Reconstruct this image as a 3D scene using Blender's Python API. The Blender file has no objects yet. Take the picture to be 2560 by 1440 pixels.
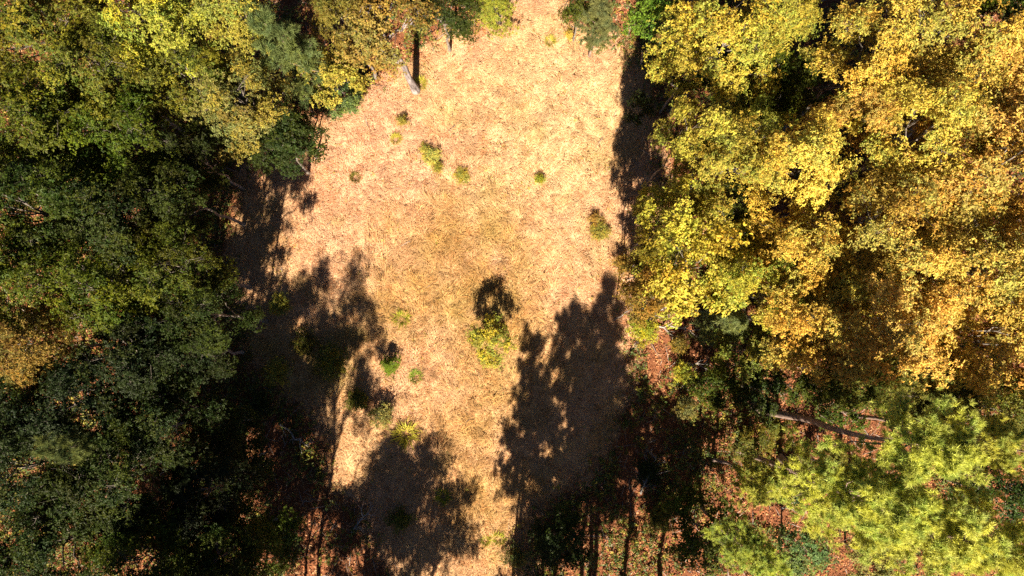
import bpy, math
import numpy as np
from mathutils import Vector, Matrix

R_ = math.radians
scene = bpy.context.scene
COL = scene.collection

# ------------------------------------------------------------------ camera
CAM_H, TILT, FPX = 40.0, R_(5.0), 1730.0          # drone height (m), tilt from straight down, focal length (px of 2560)
cam_data = bpy.data.cameras.new('camera')
cam_data.sensor_width = 36.0
cam_data.lens = 36.0 * FPX / 2560.0
cam_data.clip_end = 1000.0
cam = bpy.data.objects.new('camera', cam_data)
cam.location = (0, 0, CAM_H)
cam.rotation_euler = (TILT, 0, 0)
COL.objects.link(cam)
scene.camera = cam

# ------------------------------------------------------------------ sky and sun
SUN_EL, SUN_AZ = R_(43.0), R_(5.0)               # sun stands at -y, turned towards -x
world = bpy.data.worlds.new('World')
scene.world = world
world.use_nodes = True
nt = world.node_tree
sky = nt.nodes.new('ShaderNodeTexSky')
sky.sky_type = 'NISHITA'
sky.sun_disc = False
sky.sun_elevation = SUN_EL
sky.sun_rotation = math.pi + SUN_AZ
sky.air_density = 0.25
sky.dust_density = 0.15
sky.ozone_density = 0.6
bg = nt.nodes['Background']
bg.inputs['Strength'].default_value = 0.05
nt.links.new(sky.outputs['Color'], bg.inputs['Color'])
sun_data = bpy.data.lights.new('sun', 'SUN')
sun_data.energy = 5.0
sun_data.angle = R_(0.5)
sun_data.color = (1.0, 0.88, 0.70)
sun = bpy.data.objects.new('sun', sun_data)
sdir = Vector((-math.sin(SUN_AZ) * math.cos(SUN_EL), -math.cos(SUN_AZ) * math.cos(SUN_EL), math.sin(SUN_EL)))
sun.rotation_euler = sdir.to_track_quat('Z', 'Y').to_euler()
sun.location = sdir * 80
COL.objects.link(sun)

vs = scene.view_settings
vs.view_transform = 'Standard'
vs.look = 'None'
vs.exposure = 1.4
vs.gamma = 1.0
vs.use_curve_mapping = False
scene.cycles.max_bounces = 5
scene.cycles.diffuse_bounces = 1
scene.cycles.transmission_bounces = 3
scene.cycles.use_denoising = False
scene.render.film_transparent = False


def P(u, v, z=0.0):
    """Survey helper: the point at height z seen at (u, v) of the 2560 x 1440 photograph."""
    d = np.array([(u - 1280) / FPX, -(v - 720) / FPX, -1.0])
    c, s = math.cos(TILT), math.sin(TILT)
    w = np.array([d[0], c * d[1] - s * d[2], s * d[1] + c * d[2]])
    t = (z - CAM_H) / w[2]
    return w[0] * t, w[1] * t


# ------------------------------------------------------------------ helpers
def tag(o, label=None, cat=None, group=None, kind=None):
    if label: o['label'] = label
    if cat: o['category'] = cat
    if group: o['group'] = group
    if kind: o['kind'] = kind
    return o


def mesh_tris(name, verts, tris, mat, tint=None, smooth=False):
    me = bpy.data.meshes.new(name)
    verts = np.asarray(verts, np.float32); tris = np.asarray(tris, np.int32)
    me.vertices.add(len(verts)); me.vertices.foreach_set('co', verts.ravel())
    me.loops.add(tris.size); me.loops.foreach_set('vertex_index', tris.ravel())
    me.polygons.add(len(tris))
    me.polygons.foreach_set('loop_start', np.arange(0, tris.size, 3, dtype=np.int32))
    me.polygons.foreach_set('loop_total', np.full(len(tris), 3, np.int32))
    if smooth: me.polygons.foreach_set('use_smooth', np.ones(len(tris), bool))
    if tint is not None:
        at = me.attributes.new('tint', 'FLOAT_COLOR', 'POINT')
        c = np.ones((len(verts), 4), np.float32); c[:, :3] = tint
        at.data.foreach_set('color', c.ravel())
    me.update(calc_edges=True)
    me.materials.append(mat)
    return me


def obj(name, me, parent=None):
    o = bpy.data.objects.new(name, me)
    COL.objects.link(o)
    if parent: o.parent = parent
    return o


def unit(a):
    return a / np.maximum(np.linalg.norm(a, axis=-1, keepdims=True), 1e-9)


class Lattice:
    """2-D value noise."""
    def __init__(self, seed): self.g = np.random.default_rng(seed).random((256, 256))
    def __call__(self, x, y, size):
        x = np.asarray(x) / size + 1000.37; y = np.asarray(y) / size + 1000.71
        xi, yi = np.floor(x).astype(int), np.floor(y).astype(int)
        fx, fy = x - xi, y - yi
        fx = fx * fx * (3 - 2 * fx); fy = fy * fy * (3 - 2 * fy)
        g = self.g; a, b = xi & 255, yi & 255; a1, b1 = (xi + 1) & 255, (yi + 1) & 255
        return (g[a, b] * (1 - fx) + g[a1, b] * fx) * (1 - fy) + (g[a, b1] * (1 - fx) + g[a1, b1] * fx) * fy
    def fbm(self, x, y, size, n=4):
        s, a, t = 0.0, 1.0, 0.0
        for k in range(n):
            s = s + a * self(x + 17.3 * k, y - 9.1 * k, size); t += a; a *= .55; size *= .5
        return s / t


# ------------------------------------------------------------------ materials
def new_mat(name):
    m = bpy.data.materials.new(name); m.use_nodes = True
    t = m.node_tree; t.nodes.clear()
    return m, t, t.nodes.new('ShaderNodeOutputMaterial')


def leaf_material(name, rough=0.5, trans=0.3, spec=0.35, by_object=True):
    m, t, out = new_mat(name)
    at = t.nodes.new('ShaderNodeAttribute'); at.attribute_name = 'tint'
    col = at.outputs['Color']
    if by_object:
        oi = t.nodes.new('ShaderNodeObjectInfo')
        mx = t.nodes.new('ShaderNodeMix'); mx.data_type = 'RGBA'; mx.blend_type = 'MULTIPLY'
        mx.inputs['Factor'].default_value = 1.0
        t.links.new(oi.outputs['Color'], mx.inputs[6]); t.links.new(at.outputs['Color'], mx.inputs[7])
        col = mx.outputs[2]
    p = t.nodes.new('ShaderNodeBsdfPrincipled')
    p.inputs['Roughness'].default_value = rough
    p.inputs['Specular IOR Level'].default_value = spec
    t.links.new(col, p.inputs['Base Color'])
    tr = t.nodes.new('ShaderNodeBsdfTranslucent')
    t.links.new(col, tr.inputs['Color'])
    mix = t.nodes.new('ShaderNodeMixShader'); mix.inputs[0].default_value = trans
    t.links.new(p.outputs[0], mix.inputs[1]); t.links.new(tr.outputs[0], mix.inputs[2])
    t.links.new(mix.outputs[0], out.inputs['Surface'])
    return m


def bark_material(name, c0, c1, scale=9.0, bump=0.4):
    m, t, out = new_mat(name)
    tc = t.nodes.new('ShaderNodeTexCoord')
    mp = t.nodes.new('ShaderNodeMapping'); mp.inputs['Scale'].default_value = (1, 1, 0.25)
    t.links.new(tc.outputs['Object'], mp.inputs['Vector'])
    n = t.nodes.new('ShaderNodeTexNoise'); n.inputs['Scale'].default_value = scale; n.inputs['Detail'].default_value = 6
    n.inputs['Roughness'].default_value = .7
    t.links.new(mp.outputs[0], n.inputs['Vector'])
    r = t.nodes.new('ShaderNodeValToRGB')
    r.color_ramp.elements[0].position = .36; r.color_ramp.elements[0].color = (*c0, 1)
    r.color_ramp.elements[1].position = .66; r.color_ramp.elements[1].color = (*c1, 1)
    t.links.new(n.outputs['Fac'], r.inputs[0])
    b = t.nodes.new('ShaderNodeBump'); b.inputs['Strength'].default_value = bump; b.inputs['Distance'].default_value = .04
    t.links.new(n.outputs['Fac'], b.inputs['Height'])
    p = t.nodes.new('ShaderNodeBsdfPrincipled'); p.inputs['Roughness'].default_value = .9
    p.inputs['Specular IOR Level'].default_value = .15
    t.links.new(r.outputs[0], p.inputs['Base Color']); t.links.new(b.outputs[0], p.inputs['Normal'])
    t.links.new(p.outputs[0], out.inputs['Surface'])
    return m


M_LEAF = leaf_material('broad_leaf', .5, .34, .2)
M_NEEDLE = leaf_material('needle', .5, .38, .25)
M_GRASS = leaf_material('dry_grass', .7, .22, .15, by_object=False)
M_TUFT = leaf_material('green_grass', .6, .25, .2)
M_LITTER = leaf_material('fallen_leaf', .75, .08, .15, by_object=False)
M_OAKBARK = bark_material('oak_bark', (.10, .08, .065), (.36, .31, .27))
M_PINEBARK = bark_material('pine_bark', (.12, .08, .06), (.46, .33, .27))
M_PALEBARK = bark_material('pale_bark', (.07, .055, .05), (.42, .36, .35), 6.0, .8)
M_DEAD = bark_material('dead_wood', (.22, .18, .16), (.55, .48, .43), 14.0, .3)

# ------------------------------------------------------------------ ground
ND, NE, NF = Lattice(3), Lattice(5), Lattice(11)
OUTLINE = [(1275, -90), (1410, -90), (1425, 60), (1560, 120), (1640, 300), (1650, 600), (1600, 760), (1560, 850), (1575, 1000), (1480, 1180),
           (1340, 1280), (1300, 1400), (1290, 1560), (1080, 1560), (960, 1380), (860, 1230), (770, 1030), (640, 900), (560, 620), (600, 430), (760, 300),
           (900, 225), (1040, 140), (1210, 70)]
POLY = np.array([P(u, v) for u, v in OUTLINE])


def signed_inside(x, y):
    """Metres inside (+) or outside (-) of the grassy clearing."""
    x = np.asarray(x, float); y = np.asarray(y, float)
    ins = np.zeros(x.shape, bool); dist = np.full(x.shape, 1e9)
    n = len(POLY)
    for i in range(n):
        ax, ay = POLY[i]; bx, by = POLY[(i + 1) % n]
        c = ((ay > y) != (by > y)) & (x < (bx - ax) * (y - ay) / ((by - ay) or 1e-9) + ax)
        ins ^= c
        ex, ey = bx - ax, by - ay
        t = np.clip(((x - ax) * ex + (y - ay) * ey) / (ex * ex + ey * ey), 0, 1)
        dist = np.minimum(dist, np.hypot(x - ax - t * ex, y - ay - t * ey))
    return np.where(ins, dist, -dist)


def grass_share(x, y):
    d = signed_inside(x, y) + 2.4 * (ND.fbm(x, y, 2.6, 3) - .5)
    return np.clip(d / 1.2 + .5, 0, 1)


def height(x, y):
    return .22 * (NE.fbm(x, y, 7.0, 3) - .5) + .07 * (NF(x, y, .9) - .5)


def blob(x, y, u, v, r):
    px, py = P(u, v)
    return np.exp(-((x - px) ** 2 + (y - py) ** 2) / (r * r))


STRAW = np.array([.78, .485, .255]); PINK = np.array([.79, .465, .285]); PALE = np.array([.80, .56, .31])
GOLD = np.array([.63, .385, .145]); OLIVE = np.array([.48, .36, .11]); LITTER = np.array([.30, .12, .058]); RUST = np.array([.22, .09, .045])


def lerp(a, b, t): return a + (b - a) * np.asarray(t)[..., None]


def sward_colour(x, y):
    c = np.broadcast_to(STRAW, x.shape + (3,)).copy()
    pk = np.clip((NE.fbm(x, y, 3.4) - .42) * 3.2, 0, 1) * .75
    pk = np.clip(pk + .8 * blob(x, y, 880, 420, 4.5) + .5 * blob(x, y, 820, 620, 3) + .5 * blob(x, y, 1130, 960, 3) + .4 * blob(x, y, 1480, 650, 2.5), 0, 1)
    c = lerp(c, PINK, pk)
    pl = 1.0 * blob(x, y, 1370, 280, 3.6) + .9 * blob(x, y, 1380, 440, 2.4) + .8 * blob(x, y, 1240, 520, 2.2) + .7 * blob(x, y, 1450, 200, 3.0)
    c = lerp(c, PALE, np.clip(pl * (NF.fbm(x, y, 1.3) * 1.9 - .25), 0, .9))
    gd = 1.2 * blob(x, y, 1130, 610, 3.4) + .9 * blob(x, y, 1210, 650, 3.2) + .8 * blob(x, y, 970, 760, 1.8) + .9 * blob(x, y, 1230, 800, 2.2) + .7 * blob(x, y, 1200, 1060, 4.0) + .6 * blob(x, y, 1210, 1280, 3.0)
    c = lerp(c, GOLD, np.clip(gd * (ND.fbm(x, y, 1.6) * 2.0 - .35), 0, .9))
    ol = np.clip((NF.fbm(x + 40, y, 2.2) - .57) * 4, 0, .45) + .6 * blob(x, y, 1250, 740, 1.0) + .4 * blob(x, y, 1280, 960, 2.5) + .5 * blob(x, y, 830, 900, 3) + .5 * blob(x, y, 680, 930, 2)
    c = lerp(c, OLIVE, np.clip(ol * (ND.fbm(x, y, .9) * 1.6 - .2), 0, .8))
    return c


def axis(lo, hi, step, far):
    core = np.arange(lo, hi + 1e-6, step)
    out = []; s, q = step, hi
    while q < far:
        s *= 1.35; q += s; out.append(q)
    out2 = []; s, q = step, lo
    while q > -far:
        s *= 1.35; q -= s; out2.append(q)
    return np.concatenate([np.array(out2[::-1]), core, np.array(out)])


gx, gy = axis(-36, 36, .22, 260), axis(-22, 30, .22, 260)
X, Y = np.meshgrid(gx, gy, indexing='ij')
V = np.stack([X, Y, height(X, Y)], -1).reshape(-1, 3)
ix = np.arange(len(gx) * len(gy)).reshape(len(gx), len(gy))
q = np.stack([ix[:-1, :-1], ix[1:, :-1], ix[1:, 1:], ix[:-1, 1:]], -1).reshape(-1, 4)
T = np.concatenate([q[:, [0, 1, 2]], q[:, [0, 2, 3]]])
share = grass_share(X, Y)
gc = lerp(lerp(LITTER, RUST, np.clip(NF.fbm(X, Y, 1.1) * 2 - .5, 0, 1)), sward_colour(X, Y) * 1.0, share).reshape(-1, 3)


def ground_material():
    m, t, out = new_mat('ground_soil_and_thatch')
    at = t.nodes.new('ShaderNodeAttribute'); at.attribute_name = 'tint'
    tc = t.nodes.new('ShaderNodeTexCoord')
    n = t.nodes.new('ShaderNodeTexNoise'); n.inputs['Scale'].default_value = 9; n.inputs['Detail'].default_value = 7; n.inputs['Roughness'].default_value = .75
    t.links.new(tc.outputs['Object'], n.inputs['Vector'])
    r = t.nodes.new('ShaderNodeValToRGB')
    r.color_ramp.elements[0].position = .30; r.color_ramp.elements[0].color = (.55, .48, .42, 1)
    r.color_ramp.elements[1].position = .62; r.color_ramp.elements[1].color = (1.15, 1.12, 1.1, 1)
    t.links.new(n.outputs['Fac'], r.inputs[0])
    mx = t.nodes.new('ShaderNodeMix'); mx.data_type = 'RGBA'; mx.blend_type = 'MULTIPLY'; mx.inputs['Factor'].default_value = 1
    t.links.new(at.outputs['Color'], mx.inputs[6]); t.links.new(r.outputs[0], mx.inputs[7])
    b = t.nodes.new('ShaderNodeBump'); b.inputs['Strength'].default_value = .7; b.inputs['Distance'].default_value = .06
    t.links.new(n.outputs['Fac'], b.inputs['Height'])
    p = t.nodes.new('ShaderNodeBsdfPrincipled'); p.inputs['Roughness'].default_value = .95; p.inputs['Specular IOR Level'].default_value = .1
    t.links.new(mx.outputs[2], p.inputs['Base Color']); t.links.new(b.outputs[0], p.inputs['Normal'])
    t.links.new(p.outputs[0], out.inputs['Surface'])
    return m


ground = obj('ground', mesh_tris('ground', V, T, ground_material(), gc, smooth=True))
tag(ground, 'forest floor of straw thatch and rust-brown soil', 'ground', kind='structure')

# ------------------------------------------------------------------ dry grass (a sward nobody could count)
rng = np.random.default_rng(42)


def blades(px, py, length, width, az, lean, tint, lift=0.0):
    """Kite-shaped bent grass blades."""
    n = len(px); z = height(px, py) + lift
    d = np.stack([np.cos(az), np.sin(az), np.zeros(n)], -1); s = np.stack([-np.sin(az), np.cos(az), np.zeros(n)], -1)
    b = np.stack([px, py, z - .01], -1)
    up = np.array([0, 0, 1.0])
    mid = b + d * (length * .45 * np.sin(lean))[:, None] + up * (length * .5 * np.cos(lean))[:, None]
    tip = b + d * (length * np.sin(np.minimum(lean * 1.12, 1.5)))[:, None] + up * (length * .62 * np.cos(np.minimum(lean * 1.12, 1.5)))[:, None]
    w = (width * .5)[:, None]
    v = np.stack([b, mid - s * w, tip, mid + s * w], 1).reshape(-1, 3)
    k = np.arange(n)[:, None] * 4
    t = np.concatenate([k + [0, 1, 3], k + [1, 2, 3]])
    return v, t, np.repeat(tint, 4, 0)


def scatter(n, lo, hi):
    return rng.uniform(lo[0], hi[0], n), rng.uniform(lo[1], hi[1], n)


lo, hi = P(430, 1560), P(1760, -60)
tx, ty = scatter(62000, lo, hi)                                   # tussock centres
sh = grass_share(tx, ty)
keep = rng.random(len(tx)) < sh * .97 + .03
tx, ty = tx[keep], ty[keep]
NB = 9
taz = NE.fbm(tx, ty, 2.4, 3) * 22.0 + rng.normal(0, .5, len(tx))
tl = .20 + .24 * NF.fbm(tx, ty, 1.6) + .28 * (blob(tx, ty, 1130, 620, 3) + blob(tx, ty, 1230, 780, 2))
tc_ = sward_colour(tx, ty) * (rng.normal(1, .12, len(tx)).clip(.5, 1.3) * (.78 + .46 * NF.fbm(tx, ty, .45, 2)))[:, None]
rust_ = rng.random(len(tx)) < .12 + .25 * (NE(tx, ty, 1.1) > .7)
tc_[rust_] *= np.array([.92, .72, .6])
dark = rng.random(len(tx)) < .035
tc_[dark] *= np.array([.5, .45, .4])
bx = np.repeat(tx, NB) + rng.normal(0, .07, len(tx) * NB); by = np.repeat(ty, NB) + rng.normal(0, .07, len(tx) * NB)
n = len(bx)
v, t, c = blades(bx, by, np.repeat(tl, NB) * rng.uniform(.6, 1.35, n), rng.uniform(.012, .028, n), np.repeat(taz, NB) + rng.normal(0, .75, n),
                 rng.uniform(.75, 1.42, n), (np.repeat(tc_, NB, 0) * rng.normal(1, .09, (n, 1))).clip(.02, .9))
tag(obj('dry_grass', mesh_tris('dry_grass', v, t, M_GRASS, c)), 'straw and pinkish dry grass covering the sunlit clearing', 'grass', kind='stuff')

# ------------------------------------------------------------------ long bent stalks lying in swirls
lo, hi = P(560, 1480), P(1660, -20)
sx, sy = scatter(5200, lo, hi)
pk_ = np.clip(.03 + .9 * (blob(sx, sy, 1130, 610, 3.2) + blob(sx, sy, 1230, 780, 2.4) + .8 * blob(sx, sy, 970, 770, 1.8) + .7 * blob(sx, sy, 1190, 1060, 3.5) + .6 * blob(sx, sy, 1210, 1280, 2.5) + .5 * blob(sx, sy, 700, 930, 2.0)) + .15 * (NE.fbm(sx, sy, 2.0, 3) > .58), 0, 1)
keep = (rng.random(len(sx)) < pk_) & (grass_share(sx, sy) > .5)
sx, sy = sx[keep], sy[keep]; NS = 14
n = len(sx) * NS
sa = np.repeat(NF.fbm(sx, sy, 2.2, 2) * 18, NS) + rng.normal(0, .5, n)
sc_ = np.repeat(sward_colour(sx, sy) * rng.choice([.55, .8, 1.1], len(sx), p=[.3, .4, .3])[:, None] * np.array([1, .93, .75]), NS, 0) * rng.normal(1, .15, (n, 1))
v, t, c = blades(np.repeat(sx, NS) + rng.normal(0, .1, n), np.repeat(sy, NS) + rng.normal(0, .1, n), rng.uniform(.4, .95, n), rng.uniform(.014, .026, n), sa, rng.uniform(.6, 1.3, n), sc_.clip(.03, .9))
tag(obj('tall_grass', mesh_tris('tall_grass', v, t, M_GRASS, c)), 'taller golden-brown grass lying in swirls across the clearing', 'grass', kind='stuff')

# ------------------------------------------------------------------ fallen leaves
lo, hi = P(-150, 1560), P(2700, -150)
lx, ly = scatter(330000, lo, hi)
sh = grass_share(lx, ly)
keep = rng.random(len(lx)) < (1 - sh) * .8 + .035
lx, ly = lx[keep], ly[keep]
n = len(lx)
az = rng.uniform(0, 6.283, n); L = rng.uniform(.07, .15, n); W = L * rng.uniform(.45, .7, n)
d = np.stack([np.cos(az), np.sin(az), rng.normal(0, .28, n)], -1); s = np.stack([-np.sin(az), np.cos(az), rng.normal(0, .35, n)], -1)
p0 = np.stack([lx, ly, height(lx, ly) + rng.uniform(.015, .07, n)], -1)
v = np.stack([p0 - d * (L * .5)[:, None], p0 - s * (W * .5)[:, None] + [0, 0, .018], p0 + d * (L * .5)[:, None], p0 + s * (W * .5)[:, None] + [0, 0, .018]], 1).reshape(-1, 3)
k = np.arange(n)[:, None] * 4
t = np.concatenate([k + [0, 1, 2], k + [0, 2, 3]])
pal = np.array([[.44, .17, .07], [.30, .105, .045], [.55, .28, .14], [.18, .065, .035], [.58, .36, .12]])
c = pal[rng.choice(5, n, p=[.32, .25, .17, .2, .06])] * rng.normal(1, .2, (n, 1)).clip(.5, 1.5) * (.35 + 1.15 * NF.fbm(lx, ly, .8, 3))[:, None]
tag(obj('leaf_litter', mesh_tris('leaf_litter', v, t, M_LITTER, np.repeat(c, 4, 0))), 'rust-orange fallen leaves strewn over the forest floor', 'leaves', kind='stuff')


# ------------------------------------------------------------------ fallen twigs
lo, hi = P(-100, 1540), P(2650, -100)
wx, wy = scatter(7000, lo, hi)
keep = rng.random(len(wx)) < (1 - grass_share(wx, wy)) * .9 + .04
wx, wy = wx[keep], wy[keep]; n = len(wx)
pal = np.array([[.30, .24, .20], [.16, .11, .08], [.42, .35, .30]])
v, t, c = blades(wx, wy, rng.uniform(.3, 1.5, n), rng.uniform(.02, .045, n), rng.uniform(0, 6.283, n), rng.uniform(1.38, 1.46, n), pal[rng.choice(3, n)], .06)
tag(obj('fallen_twigs', mesh_tris('fallen_twigs', v, t, M_LITTER, c)), 'grey and brown fallen twigs on the leaf litter', 'twigs', kind='stuff')


# ------------------------------------------------------------------ plant building blocks
class Wood:
    def __init__(self): self.v, self.t, self.n = [], [], 0
    def tube(self, pts, rad, k=6):
        pts = np.asarray(pts, float); m = len(pts)
        tan = unit(np.gradient(pts, axis=0))
        ref = np.array([1.0, 0, 0]) if abs(tan[0, 0]) < .8 else np.array([0, 1.0, 0])
        a = unit(np.cross(tan, ref)); b = np.cross(tan, a)
        th = np.arange(k) * 2 * math.pi / k
        ring = pts[:, None] + (a[:, None] * np.cos(th)[None, :, None] + b[:, None] * np.sin(th)[None, :, None]) * np.asarray(rad)[:, None, None]
        self.v.append(ring.reshape(-1, 3))
        i = np.arange(m - 1)[:, None] * k; j = np.arange(k)[None]; j1 = (j + 1) % k
        q0, q1, q2, q3 = (i + j).ravel(), (i + j1).ravel(), (i + k + j1).ravel(), (i + k + j).ravel()
        self.t.append(np.stack([np.r_[q0, q0], np.r_[q1, q2], np.r_[q2, q3]], -1) + self.n)
        self.n += m * k
    def mesh(self, name, mat): return mesh_tris(name, np.concatenate(self.v), np.concatenate(self.t), mat, smooth=True)


def arc(a, b, sag, n, rg, wob=.05):
    a, b = np.asarray(a, float), np.asarray(b, float); t = np.linspace(0, 1, n)[:, None]
    p = a + (b - a) * t; L = np.linalg.norm(b - a)
    p[:, 2] += sag * L * 4 * (t * (1 - t))[:, 0]
    p[1:-1] += rg.normal(0, wob * L, (n - 2, 3))
    return p


def rosettes(rg, pts, axis_, tint, per, L0, L1, wr, droop=(-.55, .35)):
    """Leaves fanning out around shoot ends: one folded diamond each."""
    n = len(pts); N = n * per
    p = np.repeat(pts, per, 0) + rg.normal(0, .025, (N, 3))
    az = np.repeat(rg.uniform(0, 6.283, n), per) + np.tile(np.arange(per) * 6.283 / per, n) + rg.normal(0, .35, N)
    A = np.repeat(unit(axis_), per, 0)
    ref = np.where(np.abs(A[:, 2:3]) < .9, np.array([[0, 0, 1.0]]), np.array([[1.0, 0, 0]]))
    e1 = unit(np.cross(A, ref)); e2 = np.cross(A, e1)
    d = e1 * np.cos(az)[:, None] + e2 * np.sin(az)[:, None] + A * rg.uniform(droop[0], droop[1], N)[:, None]
    d = unit(d); s = unit(np.cross(d, A + rg.normal(0, .45, (N, 3)))); nn = np.cross(s, d)
    L = rg.uniform(L0, L1, N)[:, None]; W = L * wr * rg.uniform(.8, 1.2, N)[:, None]
    v = np.stack([p, p + d * L * .55 - s * W * .5 + nn * W * .16, p + d * L - nn * L * .12, p + d * L * .55 + s * W * .5 + nn * W * .16], 1).reshape(-1, 3)
    k = np.arange(N)[:, None] * 4
    t = np.concatenate([k + [0, 1, 2], k + [0, 2, 3]])
    c = np.repeat(tint, per, 0) * rg.normal(1, .22, (N, 1)).clip(.4, 1.6) * rg.normal(1, .06, (N, 3))
    return v, t, np.repeat(c, 4, 0)


def clump_tints(rg, n, kind):
    if kind == 'gold':
        pal, pr = np.array([[1, 1, 1], [1.05, .92, .8], [.72, .9, 1.0], [1.05, 1.08, 1.1], [.75, .65, .6]]), [.42, .14, .22, .19, .03]
    elif kind == 'green':
        pal, pr = np.array([[1, 1, 1], [1.35, 1.2, .8], [.75, .9, 1.0], [.9, .75, .6]]), [.5, .2, .22, .08]
    else:
        pal, pr = np.array([[1, 1, 1], [1.12, 1.08, .9], [.8, .9, 1.0]]), [.5, .25, .25]
    return pal[rg.choice(len(pal), n, p=pr)] * rg.normal(1, .1, (n, 1))


def broadleaf(seed, H, R, low, limbs, secs, tips, shoots, per, L0, L1, wr, kind, r0, bark, sig=.26, hz=.30, zc=.70):
    """A tapered trunk, limbs that fork to twig ends, leaf rosettes round each end."""
    rg = np.random.default_rng(seed); W = Wood()
    lean = rg.normal(0, .02 * H, 2)
    zt = np.linspace(-.2, .84 * H, 9)
    tr = np.stack([lean[0] * (zt / H) ** 2 + rg.normal(0, .012 * H, 9) * (zt > 1), lean[1] * (zt / H) ** 2 + rg.normal(0, .012 * H, 9) * (zt > 1), zt], -1)
    rr = r0 * (1 - .8 * np.clip(zt / (.84 * H), 0, 1)); rr[0] *= 1.45
    W.tube(tr, rr, 9)
    C = np.array([lean[0] * .5, lean[1] * .5, zc * H]); E = np.array([R, R, hz * H])
    tip_p, tip_id = [], []
    for i in range(limbs):
        f = (i + .5) / limbs
        az = i * 2.39996 + rg.normal(0, .35)
        el = math.asin(np.clip(-.35 + 1.32 * f + rg.normal(0, .1), -.5, .99))
        dr = np.array([math.cos(az) * math.cos(el), math.sin(az) * math.cos(el), math.sin(el)])
        end = C + dr * E * rg.uniform(.62, .98)
        z0 = low * H + (.76 - low) * H * f
        st = np.array([np.interp(z0, zt, tr[:, 0]), np.interp(z0, zt, tr[:, 1]), z0])
        L = arc(st, end, .06 + .05 * rg.random(), 7, rg, .03)
        lr = r0 * .42 * (1 - .4 * f)
        W.tube(L, np.linspace(lr, lr * .22, 7), 5)
        for j in range(secs):
            b = L[int(rg.integers(3, 7))]
            o = rg.normal(0, 1, 3); o = o / np.linalg.norm(o) * np.array([.40, .40, .26]) * R * rg.uniform(.35, 1.0)
            e = end + o
            rel = (e - C) / E; m = np.linalg.norm(rel)
            if m > 1.05: e = C + rel / m * 1.05 * E
            S = arc(b, e, .05, 4, rg, .05)
            W.tube(S, np.linspace(lr * .32, lr * .09, 4), 4)
            o = rg.normal(0, 1, (tips, 3)); o = unit(o) * np.array([.30, .30, .17]) * R * rg.uniform(.3, 1, (tips, 1)) * 1.05
            te = e + o
            for q_ in te: W.tube(np.stack([S[2], q_]), [lr * .09, lr * .04], 3)
            tip_p.append(te); tip_id.append(np.full(tips, i * secs + j))
    tip_p = np.concatenate(tip_p); tip_id = np.concatenate(tip_id)
    st = clump_tints(rg, limbs * secs, kind)[tip_id]
    n = len(tip_p)
    sp = np.repeat(tip_p, shoots, 0) + rg.normal(0, 1, (n * shoots, 3)) * np.array([sig, sig, sig * .55])
    ax = unit((sp - C) / E) * .7 + np.array([0, 0, .75]) + rg.normal(0, .35, (n * shoots, 3))
    tt = np.repeat(st, shoots, 0) * rg.normal(1, .08, (n * shoots, 1))
    v, t, c = rosettes(rg, sp, ax, tt, per, L0, L1, wr)
    return W.mesh('trunk', bark), mesh_tris('crown', v, t, M_LEAF, c)


def needles(rg, pts, axis_, tint, per, L0, L1, w, spread=1.0):
    n = len(pts); N = n * per
    p = np.repeat(pts, per, 0) + rg.normal(0, .03, (N, 3))
    d = unit(unit(rg.normal(0, 1, (N, 3))) * spread + np.repeat(unit(axis_), per, 0) * .75)
    s = unit(np.cross(d, rg.normal(0, 1, (N, 3))))
    L = rg.uniform(L0, L1, N)[:, None]
    v = np.stack([p - s * w * .5, p + s * w * .5, p + d * L], 1).reshape(-1, 3)
    t = np.arange(N * 3).reshape(-1, 3)
    c = np.repeat(tint, per, 0) * rg.normal(1, .15, (N, 1)).clip(.5, 1.6)
    return v, t, np.repeat(c, 3, 0)


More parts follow.
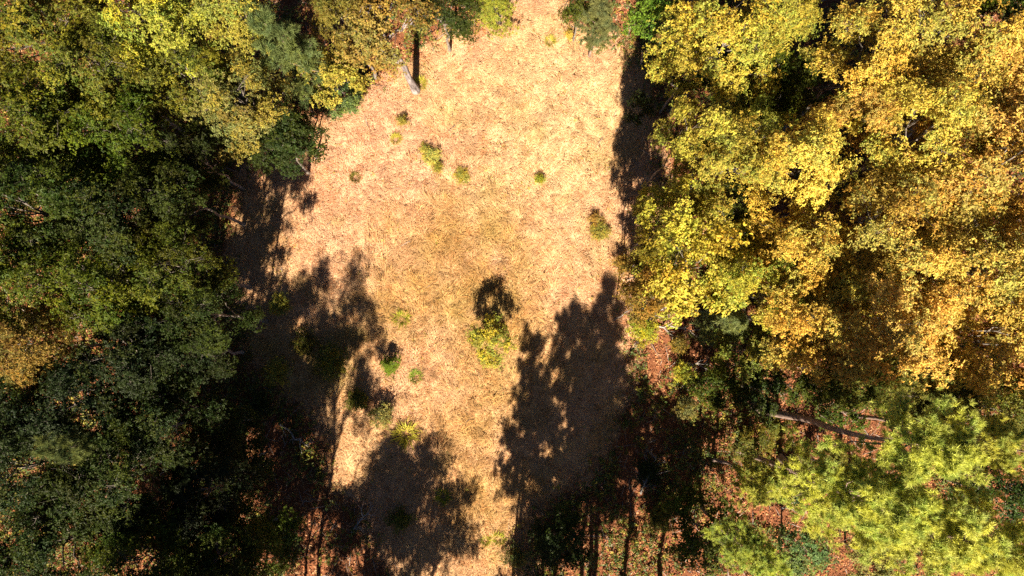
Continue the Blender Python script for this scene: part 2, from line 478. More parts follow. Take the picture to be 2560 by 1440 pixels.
def pine(seed, H, R, low, whorls, r0, tufts, per, bark=M_PINEBARK, L0=.17, L1=.27, w=.024, wobble=.008):
    rg = np.random.default_rng(seed); W = Wood()
    zt = np.linspace(-.2, H * .985, 12)
    wob = np.cumsum(rg.normal(0, wobble * H, (12, 2)), 0) * (zt[:, None] > 1)
    tr = np.c_[wob, zt]
    rr = r0 * (1 - .88 * np.clip(zt / H, 0, 1)); rr[0] *= 1.35
    W.tube(tr, rr, 10)
    P_, A_ = [], []
    for k in range(3):                                            # dead stubs below the crown
        z0 = H * rg.uniform(low - .22, low); az = rg.uniform(0, 6.28)
        st = np.array([np.interp(z0, zt, tr[:, 0]), np.interp(z0, zt, tr[:, 1]), z0])
        e = st + np.array([math.cos(az), math.sin(az), .1]) * rg.uniform(.6, 1.5)
        W.tube(arc(st, e, .03, 4, rg), [r0 * .14, r0 * .1, r0 * .07, r0 * .03], 4)
    for i in range(whorls):
        f = i / (whorls - 1)
        nb = 4 if f < .85 else 3
        for b_ in range(nb):
            z0 = H * (low + (.97 - low) * f) + rg.normal(0, .15)
            az = i * 1.1 + b_ * 6.283 / nb + rg.normal(0, .3)
            ln = R * (1 - .62 * f ** 1.4) * rg.uniform(.55, 1.08)
            up = -.05 + .75 * f + rg.normal(0, .12)
            st = np.array([np.interp(z0, zt, tr[:, 0]), np.interp(z0, zt, tr[:, 1]), z0])
            dr = np.array([math.cos(az), math.sin(az), up])
            e = st + dr * ln
            B = arc(st, e, -.05, 6, rg, .03)
            br = r0 * .2 * (1 - .5 * f)
            W.tube(B, np.linspace(br, br * .2, 6), 5)
            pads = max(3, tufts // 6)
            for s_ in range(pads):                                # flat pads of tufts along the outer branch
                g = .42 + .6 * (s_ + .7 * rg.random()) / pads; q_ = st + (e - st) * g
                lat = rg.normal(0, 1, 3) * np.array([1, 1, .3]) * .22 * ln * .5
                c_ = q_ + lat
                W.tube(np.stack([B[min(5, int(g * 5))], c_]), [br * .25, br * .08], 3)
                o = rg.normal(0, 1, (6, 3)) * np.array([.15, .15, .07])
                P_.append(c_ + o); A_.append(dr * .5 + np.array([0, 0, .8]) + o * 3)
    pt = np.repeat(clump_tints(rg, len(P_), 'pine'), 6, 0)
    P_ = np.concatenate(P_); A_ = np.concatenate(A_)
    v, t, c = needles(rg, P_, A_, pt, per, L0, L1, w)
    return W.mesh('trunk', bark), mesh_tris('crown', v, t, M_NEEDLE, c)


def cedar(seed, H, R, n, r0):
    """Dense feathery cone of sprays down to the ground."""
    rg = np.random.default_rng(seed); W = Wood()
    zt = np.linspace(-.15, H * .97, 7)
    W.tube(np.c_[rg.normal(0, .02, (7, 2)), zt], r0 * (1 - .9 * np.clip(zt / H, 0, 1)), 7)
    f = rg.random(n) ** 1.25; az = rg.uniform(0, 6.283, n); lob = 1 + .25 * np.sin(az * 3 + seed) + .18 * np.sin(az * 5 + f * 9)
    ln = R * (1 - f) ** .8 * lob * rg.uniform(.35, 1.0, n) + .05
    e = np.stack([np.cos(az) * ln, np.sin(az) * ln, H * (.06 + .93 * f) + ln * .25], -1)
    for i in range(0, n, 6): W.tube(np.stack([[0, 0, max(.05, e[i, 2] - ln[i] * .45)], e[i]]), [r0 * .2, r0 * .04], 3)
    ax = np.stack([np.cos(az), np.sin(az), np.full(n, .7)], -1)
    v, t, c = needles(rg, e, ax, clump_tints(rg, n, 'pine'), 26, .10, .24, .028, .8)
    return W.mesh('trunk', M_OAKBARK), mesh_tris('crown', v, t, M_NEEDLE, c)


def shrub(seed, H, R, stems, shoots, per, L0, L1, wr, kind, dome=.75):
    rg = np.random.default_rng(seed); W = Wood()
    sp, ax, ti = [], [], []
    tints = clump_tints(rg, stems, kind)
    for i in range(stems):
        az = i * 2.4 + rg.normal(0, .3); g = math.sqrt((i + .4) / stems) * R * rg.uniform(.45, 1.2)
        e = np.array([math.cos(az) * g, math.sin(az) * g, H * (1 - dome * (g / R) ** 2 * .7) * rg.uniform(.75, 1.0)])
        S = arc([rg.normal(0, .06), rg.normal(0, .06), -.1], e, .08, 6, rg, .04)
        W.tube(S, np.linspace(.022 * (.5 + H * .25), .006, 6), 4)
        m = shoots
        base = S[np.clip(rg.integers(2, 7, m), 0, 5)]
        p = base + rg.normal(0, 1, (m, 3)) * np.array([.13, .13, .11]) * (.45 + .55 * R)
        p[:, 2] = np.maximum(p[:, 2], .06)
        sp.append(p); ax.append(rg.normal(0, .5, (m, 3)) + [math.cos(az) * .4, math.sin(az) * .4, .9]); ti.append(np.repeat(tints[i:i + 1], m, 0))
    v, t, c = rosettes(rg, np.concatenate(sp), np.concatenate(ax), np.concatenate(ti), per, L0, L1, wr)
    return W.mesh('stem', M_OAKBARK), mesh_tris('foliage', v, t, M_LEAF, c)


def tuft(seed, n, L, spread):
    rg = np.random.default_rng(seed)
    r = np.sqrt(rg.random(n)) * spread; a = rg.uniform(0, 6.283, n)
    az = a + rg.normal(0, .6, n); lean = rg.uniform(.15, 1.15, n); ln = L * rg.uniform(.5, 1.1, n)
    d = np.stack([np.cos(az), np.sin(az), np.zeros(n)], -1); s = np.stack([-np.sin(az), np.cos(az), np.zeros(n)], -1)
    b = np.stack([np.cos(a) * r, np.sin(a) * r, np.full(n, -.02)], -1)
    mid = b + d * (ln * .4 * np.sin(lean))[:, None] + np.array([0, 0, 1]) * (ln * .55 * np.cos(lean))[:, None]
    tip = b + d * (ln * np.sin(lean))[:, None] + np.array([0, 0, 1]) * (ln * .75 * np.cos(lean))[:, None]
    w = .011
    v = np.stack([b, mid - s * w, tip, mid + s * w], 1).reshape(-1, 3); k = np.arange(n)[:, None] * 4
    return mesh_tris('blades', v, np.concatenate([k + [0, 1, 3], k + [1, 2, 3]]), M_TUFT, np.repeat(rg.normal(1, .2, (n, 1)).clip(.4, 1.6) * np.ones((1, 3)), 4, 0))


M_UNDER = leaf_material('undergrowth', .5, .25, .3, by_object=False)
lo, hi = P(-150, 1560), P(2700, -150)
ux, uy = scatter(110000, lo, hi)
dens = np.clip((NE.fbm(ux + 70, uy, 3.0, 3) - .38) * 4, 0, 1) * (1 - grass_share(ux, uy)) * (signed_inside(ux, uy) < -.3)
d_ = signed_inside(ux, uy)
dens = np.clip(dens + .6 * np.exp(-((d_ + .7) / .8) ** 2) * (NF.fbm(ux, uy, 1.5, 2) > .45) + .3 * (ux < -14) * (1 - grass_share(ux, uy)), 0, 1)
keep = rng.random(len(ux)) < dens * .85
ux, uy = ux[keep], uy[keep]; n = len(ux)
top = .12 + .75 * np.clip(NF.fbm(ux, uy, 1.4, 2) - .2, 0, 1) * rng.uniform(.4, 1.1, n)
up_ = np.stack([ux, uy, height(ux, uy) + top], -1)
pal = np.array([[.10, .13, .02], [.20, .20, .03], [.33, .27, .04], [.30, .14, .05], [.14, .19, .06]])
uc = pal[rng.choice(5, n, p=[.34, .26, .14, .14, .12])]
v, t, c = rosettes(rng, up_, np.array([[0, 0, 1.0]]) + rng.normal(0, .35, (n, 3)), uc, 6, .09, .2, .45)
tag(obj('undergrowth', mesh_tris('undergrowth', v, t, M_UNDER, c)), 'low green and brown undergrowth between the trees', 'undergrowth', kind='stuff')

lo, hi = P(560, 1480), P(1680, -20)
ux, uy = scatter(26000, lo, hi)
d_ = signed_inside(ux, uy)
dens = (d_ > -.6) * (.02 + .5 * np.clip((ND.fbm(ux + 30, uy, 1.0, 3) - .58) * 6, 0, 1) + .55 * np.clip(1 - np.abs(d_) / 1.1, 0, 1) * (NE(ux, uy, .8) > .45))
keep = rng.random(len(ux)) < dens * .5
ux, uy = ux[keep], uy[keep]; n = len(ux)
up_ = np.stack([ux, uy, height(ux, uy) + rng.uniform(.05, .3, n)], -1)
pal = np.array([[.36, .30, .05], [.24, .12, .05], [.48, .36, .07], [.16, .15, .03], [.45, .25, .10]])
uc = pal[rng.choice(5, n, p=[.28, .25, .2, .12, .15])]
v, t, c = rosettes(rng, up_, np.array([[0, 0, 1.0]]) + rng.normal(0, .45, (n, 3)), uc, 5, .06, .14, .4)
tag(obj('weeds', mesh_tris('weeds', v, t, M_UNDER, c)), 'small olive and rusty weeds scattered through the dry grass', 'weeds', kind='stuff')

# prototypes: mesh pairs shared by the individual plants; reference size first
OAK = [(13.0, 3.0, *broadleaf(100 + i, 13.0, 3.0, .42, 12, 6, 5, 11, 7, .105, .185, .42, 'gold', .17, M_OAKBARK, sig=.25)) for i in range(4)] \
    + [(13.0, 3.0, *broadleaf(104 + i, 13.0, 3.0, .42, 12, 6, 5, 11, 7, .105, .185, .46, 'green', .17, M_OAKBARK, sig=.24)) for i in range(4)]
SAPLING = [(3.2, 1.2, *broadleaf(250, 3.2, 1.2, .3, 10, 5, 4, 5, 6, .09, .15, .5, 'green', .035, M_OAKBARK, sig=.13, hz=.33, zc=.66))]
SMALL = [(7.0, 1.8, *broadleaf(200 + i, 7.0, 1.8, .35, 8, 5, 4, 7, 6, .12, .19, .5, k, .08, M_OAKBARK, sig=.2, hz=.33, zc=.66)) for i, k in enumerate(['gold', 'green', 'green', 'gold'])]
THIN = [(10.0, 2.2, *broadleaf(300 + i, 10.0, 2.2, .5, 10, 5, 5, 6, 6, .12, .19, .5, 'gold', .24, M_PALEBARK, sig=.28, zc=.74)) for i in range(1)]
PINE = [(18.0, 2.8, *pine(400 + i, 18.0, 2.8, .58, 12, .22, 46, 44, w=.034)) for i in range(4)]
PINELET = [(9.0, 1.6, *pine(450 + i, 9.0, 1.6, .42, 9, .10, 24, 34, w=.028)) for i in range(2)]
BIGPINE = [(18.0, 2.8, *pine(480, 18.0, 2.8, .80, 7, .30, 44, 40, w=.034, wobble=.004))]
CEDAR = [(5.0, 1.3, *cedar(500 + i, 5.0, 1.3, 620, .08)) for i in range(2)]
SHRUB = [(1.6, 1.0, *shrub(600 + i, 1.6, 1.0, 26, 26, 5, .07, .12, .5, k)) for i, k in enumerate(['green', 'green', 'gold'])]
TUFT = [tuft(700 + i, 260, .55, .28) for i in range(2)]

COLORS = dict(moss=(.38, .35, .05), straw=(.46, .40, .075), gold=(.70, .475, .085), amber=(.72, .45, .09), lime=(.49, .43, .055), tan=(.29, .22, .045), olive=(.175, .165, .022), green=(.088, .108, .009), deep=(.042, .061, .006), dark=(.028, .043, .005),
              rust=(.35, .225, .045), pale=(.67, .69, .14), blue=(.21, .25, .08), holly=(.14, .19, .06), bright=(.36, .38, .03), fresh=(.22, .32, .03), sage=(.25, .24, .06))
prng = np.random.default_rng(9)


def plant(name, protos, which, u, v, H, R, colour, label, cat, group=None, base=None, parts=('trunk', 'crown'), zc=.72, jit=.1, lean=None):
    """One plant: an Empty at its foot with trunk and crown. (u, v) is where its crown shows, at zc * H above the ground."""
    h0, r0, mt, mc = protos[which % len(protos)]
    cx, cy = P(u, v, zc * H)
    if base is None: bx_, by_ = cx + prng.normal(0, .02 * H), cy + prng.normal(0, .02 * H)
    else: bx_, by_ = P(*base)
    e = bpy.data.objects.new(name, None); COL.objects.link(e)
    e.empty_display_size = .3
    gz = float(height(np.array(bx_), np.array(by_)))
    axis_ = Vector((cx - bx_, cy - by_, zc * H)).normalized()
    rot = Vector((0, 0, 1)).rotation_difference(axis_).to_matrix().to_4x4() @ Matrix.Rotation(prng.uniform(0, 6.283), 4, 'Z')
    sc = Matrix.Diagonal((R / r0, R / r0, H / h0, 1))
    e.matrix_world = Matrix.Translation((bx_, by_, gz)) @ rot @ sc
    tag(e, label, cat, group)
    a = obj(parts[0], mt, e); b = obj(parts[1], mc, e)
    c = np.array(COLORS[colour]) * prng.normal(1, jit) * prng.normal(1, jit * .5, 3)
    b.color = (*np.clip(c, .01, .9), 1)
    return e


G_GOLD, G_LEFT, G_TOP, G_PINE, G_UND, G_SHADE = ('golden oaks on the right of the clearing', 'green trees on the left of the clearing', 'trees along the top edge', 'light green pines in the lower right',
                                                   'understorey trees and shrubs', 'tall trees below the photo that shade the clearing')
# (u, v, height, radius, colour, prototype, label)
GOLD_OAKS = [
    (1800, 120, 12.5, 2.5, 'lime', 0, 'yellow-green oak just right of the bare brown gap at the top edge'),
    (1790, 425, 12.5, 2.2, 'lime', 1, 'yellow-green oak overhanging the black shadow strip on the right of the clearing'),
    (2010, 410, 13.0, 2.0, 'gold', 2, 'golden oak in the upper right, left of a dark green hollow'),
    (2150, 150, 12.5, 2.1, 'gold', 3, 'golden oak below the narrow pink gap near the top edge'),
    (2330, 90, 13.0, 2.8, 'gold', 0, 'golden oak on the top edge, second crown in from the top right corner'),
    (2500, 200, 13.0, 2.8, 'amber', 1, 'orange-gold oak below the dark top right corner'),
    (2250, 370, 13.5, 2.3, 'gold', 2, 'large golden oak in the middle of the upper right forest'),
    (2450, 440, 14.0, 2.8, 'amber', 3, 'orange-gold oak on the right edge, level with the clearing shrubs'),
    (1985, 630, 12.5, 2.0, 'gold', 1, 'golden oak between the yellow-green edge tree and the big golden canopy'),
    (2190, 590, 13.5, 2.4, 'gold', 0, 'golden oak at the centre of the right half canopy'),
    (2400, 650, 14.0, 2.6, 'gold', 2, 'golden oak right of the canopy centre, near the right edge'),
    (2560, 620, 13.5, 2.4, 'amber', 0, 'orange-gold oak cut by the right edge at mid height'),
    (2010, 800, 12.0, 2.0, 'gold', 3, 'golden oak right of the blue-green cedar'),
    (2200, 800, 13.5, 2.5, 'gold', 1, 'golden oak below the canopy centre on the right'),
    (2420, 840, 13.5, 2.6, 'amber', 2, 'orange-gold oak in the lower right canopy above the pines'),
    (2070, 890, 10.0, 1.5, 'gold', 0, 'small golden oak with ragged lower rim over a black gap'),
    (2560, 860, 13.0, 2.2, 'gold', 3, 'golden oak cut by the right edge, above the olive oaks'),
    (2300, 960, 11.0, 2.0, 'olive', 1, 'thin olive-gold oak with bare twigs above the leaning pine trunk'),
    (2490, 1010, 11.5, 2.1, 'olive', 2, 'streaky olive oak on the right edge just above the pines'),
    (1940, 30, 11.0, 1.7, 'moss', 3, 'yellow-green oak on the top edge left of the narrow pink gap'),
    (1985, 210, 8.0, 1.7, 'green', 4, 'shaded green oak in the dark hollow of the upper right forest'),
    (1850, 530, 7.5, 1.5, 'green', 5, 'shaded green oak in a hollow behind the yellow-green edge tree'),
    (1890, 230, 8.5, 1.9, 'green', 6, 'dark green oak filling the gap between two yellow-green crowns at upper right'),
    (2370, 250, 12.0, 2.0, 'gold', 3, 'golden oak between the top edge and the orange-gold right edge oaks'),
    (2120, 300, 12.0, 1.5, 'gold', 1, 'golden oak wedged between the upper right hollow and the canopy centre'),
    (2320, 520, 12.5, 1.7, 'gold', 0, 'golden oak just above the canopy centre on the right'),
    (2090, 710, 11.5, 1.6, 'gold', 2, 'golden oak left below the canopy centre'),
    (2300, 745, 12.5, 1.7, 'amber', 3, 'orange-gold oak right below the canopy centre'),
    (1900, 720, 10.5, 1.7, 'lime', 0, 'yellow-green oak just above right of the blue-green cedar'),
    (2150, 920, 10.0, 1.8, 'olive', 1, 'olive-gold oak on the lower rim of the golden canopy'),
    (1880, 320, 9.0, 1.3, 'moss', 2, 'small yellow-green oak above the upper right hollow'),
    (2530, 320, 12.0, 2.0, 'gold', 0, 'golden oak on the right edge between two orange-gold crowns'),
    (2530, 50, 10.5, 2.2, 'green', 7, 'dark green oak in the top right corner'),
]
for u, v, H, R, c, k, lab in GOLD_OAKS:
    plant('oak_tree', OAK, k, u, v, H, R, c, lab, 'oak tree', G_GOLD)

EDGE = [
    (1705, 680, 13.5, 2.0, 'lime', 0, 'bright yellow edge tree bulging into the clearing on the right'),
    (1668, 555, 13.5, 1.35, 'lime', 3, 'small yellow-green tree at the lower end of the black shadow strip'),
    (1640, 630, 12.5, 1.1, 'olive', 1, 'slender olive tree between the black shadow strip and the bulging yellow tree'),
    (1605, 750, 11.0, 1.1, 'rust', 0, 'slender brownish tree at the right rim left of the grey dead branches'),
    (1715, 345, 14.5, 1.2, 'moss', 3, 'slender yellow-green tree right of the middle of the black shadow strip'),
    (1645, 520, 6.5, 1.15, 'moss', 1, 'low yellow-green tree at the right rim just below the black shadow strip'),
    (1628, 610, 5.5, 1.0, 'lime', 3, 'low bright tree at the right rim left of the bulging yellow tree'),
    (1598, 690, 4.5, .9, 'rust', 0, 'low reddish tree at the right rim where the clearing narrows'),
    (1600, 270, 4.0, .8, 'deep', 2, 'small dark tree on the clearing side of the black shadow strip'),
    (1840, 660, 8.5, 1.8, 'lime', 0, 'yellow tree behind the bright bulging edge tree'),
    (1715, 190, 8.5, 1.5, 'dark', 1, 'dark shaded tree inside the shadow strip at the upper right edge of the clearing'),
    (1640, 60, 7.5, 1.5, 'fresh', 2, 'fresh green small tree right of the clearing near the top edge'),
    (1870, 880, 6.0, 1.4, 'olive', 2, 'small olive tree below the blue-green cedar'),
    (1790, 960, 5.5, 1.2, 'green', 1, 'small leafy tree over the orange floor below the cedar'),
    (2090, 985, 6.5, 1.6, 'green', 2, 'dark leafy tree right of the orange floor patch, above the leaning trunk'),
    (1985, 965, 4.0, 1.0, 'green', 2, 'small green tree covering the upper end of the orange floor patch'),
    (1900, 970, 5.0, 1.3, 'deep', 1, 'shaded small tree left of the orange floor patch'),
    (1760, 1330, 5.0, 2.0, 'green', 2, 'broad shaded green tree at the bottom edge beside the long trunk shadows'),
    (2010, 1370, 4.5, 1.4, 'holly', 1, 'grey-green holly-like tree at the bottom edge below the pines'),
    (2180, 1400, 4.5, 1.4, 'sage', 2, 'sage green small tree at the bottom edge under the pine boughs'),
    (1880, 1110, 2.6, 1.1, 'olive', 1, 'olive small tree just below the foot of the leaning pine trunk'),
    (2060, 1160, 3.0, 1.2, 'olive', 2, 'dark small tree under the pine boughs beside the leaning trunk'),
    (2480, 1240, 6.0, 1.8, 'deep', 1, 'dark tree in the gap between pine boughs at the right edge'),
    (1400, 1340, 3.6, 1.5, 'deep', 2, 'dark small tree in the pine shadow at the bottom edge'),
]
for u, v, H, R, c, k, lab in EDGE:
    plant('small_tree', SMALL, k, u, v, H, R, c, lab, 'tree', G_UND, zc=.66)

TOP = [
    (120, 90, 12.0, 2.6, 'olive', 4, 'olive-green oak in the top left corner'),
    (420, 70, 12.0, 2.2, 'moss', 5, 'yellow-green oak on the top edge, second crown from the left'),
    (610, 45, 12.0, 1.9, 'moss', 0, 'bright yellow oak on the top edge left of the blue-green pine'),
    (270, 190, 12.0, 2.1, 'olive', 6, 'olive oak diagonally below the top left corner'),
    (480, 190, 10.5, 1.9, 'olive', 7, 'olive oak between the top edge oaks and the round edge oak'),
    (620, 270, 9.5, 2.1, 'sage', 5, 'round sage-green oak overhanging the upper left edge of the clearing'),
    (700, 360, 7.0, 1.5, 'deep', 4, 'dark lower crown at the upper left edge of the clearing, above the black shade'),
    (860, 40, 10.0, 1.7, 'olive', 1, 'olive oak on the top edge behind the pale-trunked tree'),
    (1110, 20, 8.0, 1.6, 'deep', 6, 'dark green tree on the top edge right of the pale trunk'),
]
for u, v, H, R, c, k, lab in TOP:
    plant('oak_tree', OAK, k, u, v, H, R, c, lab, 'oak tree', G_TOP)
plant('pale_trunked_tree', THIN, 0, 955, 75, 10.0, 2.1, 'tan', 'thin yellow-brown tree whose pale bare trunk stands in the top of the clearing', 'tree', G_TOP, base=(1040, 226))
plant('small_tree', SMALL, 3, 835, 200, 7.0, 1.5, 'moss', 'yellow-green small tree at the upper left rim of the clearing', 'tree', G_TOP, zc=.66)
plant('small_tree', SMALL, 2, 745, 345, 6.5, 1.5, 'deep', 'deep green low tree bulging into the upper left corner of the clearing', 'tree', G_TOP, zc=.66)
plant('small_tree', SMALL, 1, 850, 245, 3.5, 1.1, 'holly', 'grey-green low tree under the yellow-green one at the upper left rim', 'tree', G_TOP, zc=.66)
plant('pine_tree', PINELET, 0, 735, 130, 11.0, 1.6, 'blue', 'blue-green pine between the oaks left of the pale trunk', 'pine tree', G_TOP)
plant('pine_tree', PINELET, 1, 1490, 55, 6.0, 1.2, 'blue', 'pale blue-green young pine right of the clearing at the top edge', 'pine tree', G_TOP)
plant('small_tree', SMALL, 2, 1450, 15, 6.0, 1.1, 'green', 'green small tree behind the young pine on the top edge', 'tree', G_TOP, zc=.66)
plant('cedar_tree', CEDAR, 0, 1242, 35, 4.5, 1.2, 'moss', 'yellow-green cedar at the top edge left of the clearing mouth', 'cedar tree', G_TOP, zc=.3)
plant('cedar_tree', CEDAR, 1, 1815, 810, 5.5, 1.45, 'blue', 'blue-green cedar under the golden canopy on the right', 'cedar tree', G_UND, zc=.5)

LEFT = [
    (100, 300, 12.0, 2.6, 'green', 5, 'dull green oak on the left edge below the top left oaks'),
    (330, 340, 11.0, 2.0, 'green', 6, 'green oak beside the two rusty floor gaps at upper left'),
    (90, 520, 12.5, 2.5, 'deep', 7, 'deep green oak on the left edge above the middle'),
    (300, 540, 12.0, 2.2, 'deep', 4, 'deep green oak right of the rusty floor gaps'),
    (450, 490, 10.5, 1.7, 'deep', 5, 'deep green oak bordering the black shade at the upper left of the clearing'),
    (465, 680, 11.5, 1.9, 'green', 6, 'green oak with sun-flecked tips bordering the black shade at mid left'),
    (250, 720, 12.0, 2.2, 'green', 7, 'sun-flecked green oak inside the left forest at mid height'),
    (60, 690, 12.0, 2.2, 'green', 4, 'green oak cut by the left edge at mid height'),
    (80, 850, 12.0, 1.8, 'rust', 1, 'orange-brown oak on the left edge, the only golden crown on that side'),
    (340, 880, 11.0, 2.2, 'dark', 5, 'dark oak right of the orange-brown oak'),
    (500, 880, 8.5, 1.6, 'dark', 6, 'dark small oak bordering the dappled shade at lower left'),
    (180, 1020, 11.5, 2.3, 'dark', 7, 'dark oak below the orange-brown oak'),
    (420, 1050, 10.0, 2.1, 'dark', 4, 'dark oak in the middle of the lower left forest'),
    (60, 1160, 11.5, 2.3, 'deep', 5, 'deep green oak on the left edge near the lower corner'),
    (300, 1200, 11.0, 2.3, 'deep', 6, 'deep green oak near the lower left corner with a lighter patch'),
    (520, 1220, 9.0, 1.9, 'dark', 7, 'dark oak beside the dappled brown floor at lower left'),
    (140, 1360, 11.0, 2.4, 'deep', 4, 'deep green oak in the bottom left corner'),
    (400, 1390, 10.5, 2.3, 'green', 5, 'green oak on the bottom edge, second from the left corner'),
    (560, 1060, 6.0, 1.5, 'deep', 5, 'deep green low oak bordering the dappled brown floor, above the lower left'),
    (200, 1200, 8.0, 1.8, 'deep', 4, 'deep green lower oak filling the gap near the left edge'),
    (480, 1330, 7.5, 1.8, 'green', 7, 'green lower oak above the bottom edge in the lower left forest'),
    (330, 1310, 9.0, 1.8, 'green', 5, 'green oak with sun-flecked crown above the bottom edge at lower left'),
    (525, 785, 11.0, 1.6, 'deep', 6, 'deep green low oak at the inner rim of the left forest'),
    (490, 390, 9.0, 1.4, 'deep', 6, 'deep green oak behind the black shade below the round sage-green oak'),
    (200, 570, 8.5, 1.7, 'deep', 4, 'deep green lower oak between the left edge and the rusty floor gaps'),
    (60, 420, 9.0, 1.8, 'green', 5, 'green lower oak filling the left edge above the middle'),
    (230, 290, 9.0, 1.7, 'olive', 7, 'olive lower oak above the rusty floor gaps at upper left'),
    (60, 990, 9.0, 1.8, 'deep', 6, 'deep green lower oak on the left edge below the orange-brown oak'),
    (380, 620, 10.0, 1.7, 'green', 7, 'green oak with bright flecks between the rusty gaps and the black shade'),
    (180, 420, 10.0, 1.8, 'green', 4, 'green oak left of the two rusty floor gaps'),
    (600, 1390, 7.0, 1.8, 'green', 6, 'green oak on the bottom edge beside the dappled shade'),
]
for u, v, H, R, c, k, lab in LEFT:
    plant('oak_tree', OAK, k, u, v, H, R, c, lab, 'oak tree', G_LEFT)
plant('pine_tree', PINELET, 0, 250, 1110, 11.5, 1.1, 'blue', 'blue-green pine tip poking out of the lower left canopy', 'pine tree', G_LEFT)
plant('small_tree', SMALL, 1, 430, 960, 5.0, 1.5, 'dark', 'dark low tree in the lower left gap', 'tree', G_LEFT, zc=.66)
plant('small_tree', SMALL, 2, 620, 1150, 4.5, 1.4, 'deep', 'deep green low tree beside the dappled floor at lower left', 'tree', G_LEFT, zc=.66)
plant('small_tree', SMALL, 2, 700, 1330, 3.5, 1.3, 'green', 'green low tree at the bottom edge left of the black shade', 'tree', G_LEFT, zc=.66)

PINES = [
    (1905, 1215, 9.0, 1.3, 0, None, 'light green pine with the leftmost boughs over the orange floor'),
    (2145, 1268, 17.0, 2.1, 1, None, 'largest light green pine in the middle of the pine group'),
    (2340, 1310, 17.0, 2.3, 2, None, 'light green pine at lower right whose boughs reach the bottom edge'),
    (2520, 1100, 16.0, 1.6, 1, None, 'light green pine on the right edge above the others'),
    (2540, 1400, 16.0, 2.0, 0, None, 'light green pine in the bottom right corner'),
]
for u, v, H, R, k, b, lab in PINES:
    plant('pine_tree', PINE, k, u, v, H, R, 'pale', lab, 'pine tree', G_PINE, base=b, zc=.83, jit=.04)

plant('pine_tree', BIGPINE, 0, 2255, 1102, 18.0, 2.2, 'pale', 'pine with a long bare leaning trunk lit pink near its top', 'pine tree', G_PINE, base=(1885, 1014), zc=.86, jit=.04)

# trees whose feet stand below the lower edge of the photograph; their shadows fall into it
plant('pine_tree', PINE, 2, 0, 0, 12.0, 1.3, 'pale', 'slim pine whose straight trunk shadow ends at the shaded green tree', 'pine tree', G_SHADE, base=(1752, 1262)).matrix_world = Matrix.Translation((*P(1752, 1262), 0)) @ Matrix.Diagonal((.46, .46, .667, 1))
ORD = ['first', 'second', 'third', 'fourth', 'fifth', 'sixth', 'seventh', 'eighth', 'ninth', 'tenth', 'eleventh', 'twelfth', 'thirteenth', 'fourteenth']
SHADE_PINES = [(1440, 1650, 19.6, 2.2, 0), (1375, 1650, 18.6, 2.3, 1), (1490, 1640, 16.5, 2.5, 2), (1540, 1580, 12.5, 2.6, 1), (1300, 1600, 13.0, 2.0, 2), (1262, 1610, 16.4, 1.4, 3), (1325, 1760, 11.5, 2.5, 1), (1425, 1700, 16.0, 2.4, 3), (1650, 1540, 10.5, 2.2, 0)]
SHADE_OAKS = [(1000, 1640, 11.6, 2.4, 4), (890, 1680, 10.0, 2.2, 5), (690, 1500, 18.0, 2.2, 6), (790, 1560, 18.5, 2.3, 7), (580, 1420, 15.0, 2.2, 4), (700, 1290, 9.0, 1.8, 5), (400, 1700, 15, 2.6, 6), (750, 1610, 9.5, 2.2, 4),
              (640, 1640, 12.0, 2.0, 7), (890, 1790, 14.0, 2.2, 4), (1050, 1780, 12.0, 2.2, 6)]
for protos, rows, h0, r0, name, lab, cat in ((PINE, SHADE_PINES, 18.0, 2.8, 'pine_tree', 'pine below the bottom edge casting the %s shadow counted from the grass strip rightwards', 'pine tree'),
                                            (OAK, SHADE_OAKS, 13.0, 3.0, 'oak_tree', 'oak below the bottom edge casting the %s shadow counted from the left edge', 'oak tree')):
    for n_, (u, v, H, R, k) in enumerate(sorted(rows)):
        x, y = P(u, v)
        e = plant(name, protos, k, 0, 0, H, R, 'pale' if name == 'pine_tree' else 'deep', lab % ORD[n_], cat, G_SHADE, base=(u, v))
        e.matrix_world = Matrix.Translation((x, y, 0)) @ Matrix.Rotation(u, 4, 'Z') @ Matrix.Diagonal((R / r0, R / r0, H / h0, 1))

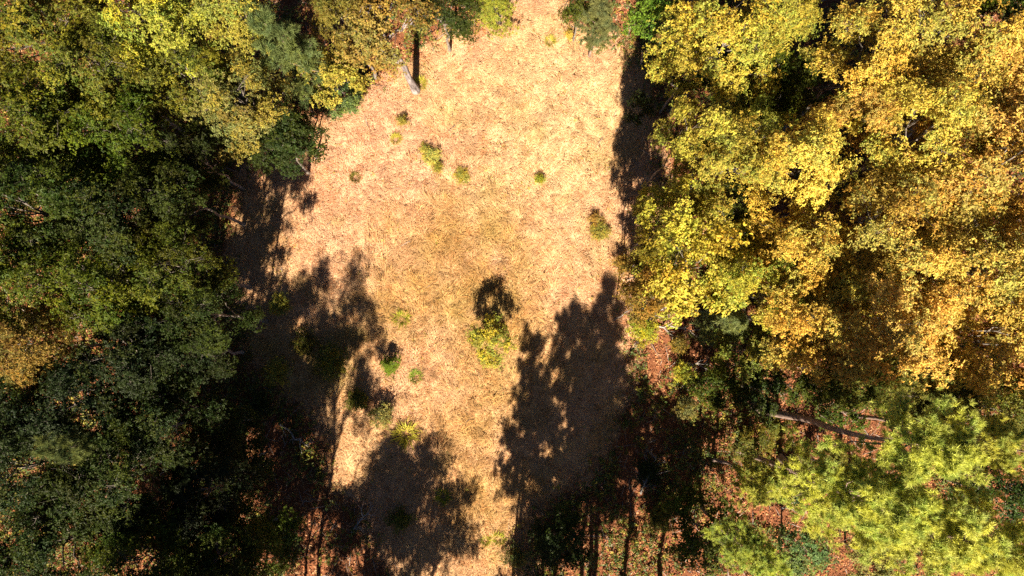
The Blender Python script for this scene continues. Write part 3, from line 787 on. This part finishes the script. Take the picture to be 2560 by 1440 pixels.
SHRUBS = [
    (1080, 392, .6, .7, 'straw', 0, 'olive shrub with a dark shadow, largest in the upper clearing'),
    (1155, 440, .35, .55, 'straw', 1, 'ragged olive shrub just below the largest one of the upper clearing'),
    (1005, 300, .7, .42, 'straw', 2, 'small olive shrub near the foot of the pale trunk'),
    (1062, 372, .45, .4, 'straw', 2, 'small straw-green sprig on the upper left side of the largest olive shrub'),
    (1094, 418, .5, .4, 'moss', 1, 'small moss-green sprig on the lower right side of the largest olive shrub'),
    (1490, 548, .7, .5, 'rust', 2, 'reddish bare-looking sprig above the thin yellow-green shrub near the right rim'),
    (1350, 447, .5, .38, 'bright', 1, 'lone small bright green shrub right of the clearing centre'),
    (1500, 580, .55, .75, 'straw', 0, 'thin yellow-green shrub near the right rim of the clearing'),
    (825, 905, 1.6, 1.1, 'olive', 1, 'dappled olive shrub inside the left shade'),
    (955, 1040, 1.2, .9, 'sage', 0, 'grey-green shrub at the rim of the left shade, below the bright seedling'),
    (1610, 825, 1.2, .95, 'bright', 1, 'bright lime shrub at the right rim beside the grey dead branches'),
    (1710, 935, 1.4, .8, 'lime', 0, 'leafy shrub on the orange floor right of the pine shadow'),
    (1715, 1020, 1.6, .75, 'sage', 1, 'leafy shrub at the edge of the pine shadow, lower of two'),
    (1290, 1395, 1.3, .8, 'sage', 2, 'mottled shrub at the bottom edge of the grass strip'),
    (1560, 660, 1.3, .8, 'rust', 2, 'reddish brown shrub at the right rim under the bulging yellow tree'),
    (1700, 860, 1.0, .7, 'rust', 0, 'brown shrub on the orange floor below the dead branches'),
    (760, 860, 1.2, .9, 'olive', 2, 'olive shrub deep in the left shade, left of the dappled one'),
    (700, 760, 1.0, .8, 'moss', 0, 'moss-green shrub in the upper part of the left shade'),
    (690, 930, .9, .9, 'moss', 1, 'moss-green shrub beside the pink sunlit patch in the left shade'),
    (890, 1000, .9, .8, 'olive', 0, 'olive shrub at the lower rim of the left shade'),
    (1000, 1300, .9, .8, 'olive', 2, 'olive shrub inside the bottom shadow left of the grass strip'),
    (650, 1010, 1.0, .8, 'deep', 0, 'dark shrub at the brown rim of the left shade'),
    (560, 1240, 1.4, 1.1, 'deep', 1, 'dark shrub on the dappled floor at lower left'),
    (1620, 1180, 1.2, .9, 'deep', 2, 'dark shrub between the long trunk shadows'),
    (1650, 1300, 1.3, 1.0, 'olive', 0, 'olive shrub right of the long trunk shadows'),
    (2000, 1220, 1.5, 1.0, 'holly', 1, 'grey-green shrub on the floor below the leftmost pine boughs'),
    (1940, 1070, 1.3, .9, 'olive', 2, 'olive shrub in the litter beside the leaning trunk'),
    (890, 240, .9, .6, 'holly', 0, 'grey-green shrub on the litter left of the pale trunk'),
    (1425, 85, .6, .4, 'gold', 2, 'small golden shrub left of the young pine'),
]
for u, v, H, R, c, k, lab in SHRUBS:
    plant('shrub', SHRUB, k, u, v, H, R, c, lab, 'shrub', G_UND, zc=.6, parts=('stem', 'foliage'))
plant('sapling', SAPLING, 0, 1225, 850, 3.0, 1.15, 'moss', 'round yellow-green sapling in the lower clearing casting its own shadow', 'sapling', G_UND, zc=.66)
plant('pine_seedling', CEDAR, 0, 975, 912, 1.3, .62, 'fresh', 'bright green pine seedling at the rim of the left shade', 'seedling', G_UND, zc=.3)

TUFTS = [(1005, 797, .55, 'bright', 'bright green grass tuft left of the round sapling'), (1040, 942, .45, 'fresh', 'pale green grass tuft right of the pine seedling'),
         (1015, 1085, .8, 'lime', 'yellow-green grass tuft below the grey-green shrub'), (1215, 1350, .35, 'bright', 'left one of two small green tufts low in the grass strip'),
         (1247, 1345, .45, 'bright', 'right one of two small green tufts low in the grass strip'), (1048, 212, .5, 'lime', 'yellow-green tuft at the foot of the pale trunk'),
         (1108, 1240, .5, 'bright', 'green tuft inside the shadow left of the grass strip'), (890, 445, .4, 'olive', 'dark olive tuft in the left of the sunlit clearing'),
         (1375, 105, .4, 'lime', 'yellow tuft near the top of the clearing'), (990, 348, .4, 'lime', 'pale tuft below the small olive shrub')]
for i, (u, v, s, c, lab) in enumerate(TUFTS):
    x, y = P(u, v)
    o = obj('grass_tuft', TUFT[i % 2]); o.location = (x, y, float(height(np.array(x), np.array(y)))); o.rotation_euler[2] = i * 1.3; o.scale = (s * 2,) * 3
    o.color = (*COLORS[c], 1)
    tag(o, lab, 'grass tuft', 'green tufts in the clearing')


# dead branches
def dead_branch(u, v, z, length, az, seed, lab, twigs=7):
    rg = np.random.default_rng(seed); W = Wood()
    e = np.array([math.cos(az), math.sin(az), .12]) * length
    B = arc([0, 0, 0], e, .06, 8, rg, .025)
    W.tube(B, np.linspace(.07, .015, 8), 6)
    for i in range(twigs):
        j = 1 + i % 6
        a2 = az + (1 if i % 2 else -1) * rg.uniform(.4, 1.1)
        te = B[j] + np.array([math.cos(a2), math.sin(a2), rg.uniform(-.05, .35)]) * length * rg.uniform(.2, .5)
        Tw = arc(B[j], te, .05, 5, rg, .05)
        W.tube(Tw, np.linspace(.035, .008, 5), 4)
        a3 = a2 + rg.choice([-1, 1]) * .7
        W.tube(arc(Tw[2], Tw[2] + np.array([math.cos(a3), math.sin(a3), .2]) * length * .15, .03, 3, rg, .05), [.016, .01, .005], 3)
    x, y = P(u, v, z)
    o = obj('dead_branch', W.mesh('dead_branch', M_DEAD)); o.location = (x, y, z + .08)
    return tag(o, lab, 'branch', 'bare dead branches')


dead_branch(1615, 805, .1, 2.6, .65, 1, 'forked grey dead branch at the right rim beside the lime shrub')
dead_branch(1640, 815, .05, 2.6, -.12, 2, 'thin grey dead branch lying flat below the forked one')
dead_branch(1690, 760, .1, 2.4, -.35, 3, 'grey dead branch poking out under the bright yellow edge tree')
dead_branch(1700, 905, .05, 2.2, -.1, 4, 'dark dead branch on the orange floor')
dead_branch(1600, 1235, .03, 2.4, 1.2, 6, 'dead branch lying on the litter between the long trunk shadows')
dead_branch(880, 1330, .03, 2.0, .9, 7, 'dead branch in the pink litter patch at lower left')
dead_branch(1000, 160, .03, 2.2, 2.6, 8, 'dead branch on the litter behind the foot of the pale trunk')
dead_branch(700, 1060, .03, 2.2, -.6, 9, 'dead branch in the dappled left shade')
dead_branch(1950, 1270, .1, 2.2, .5, 5, 'brown dead branch below the leftmost pine boughs')
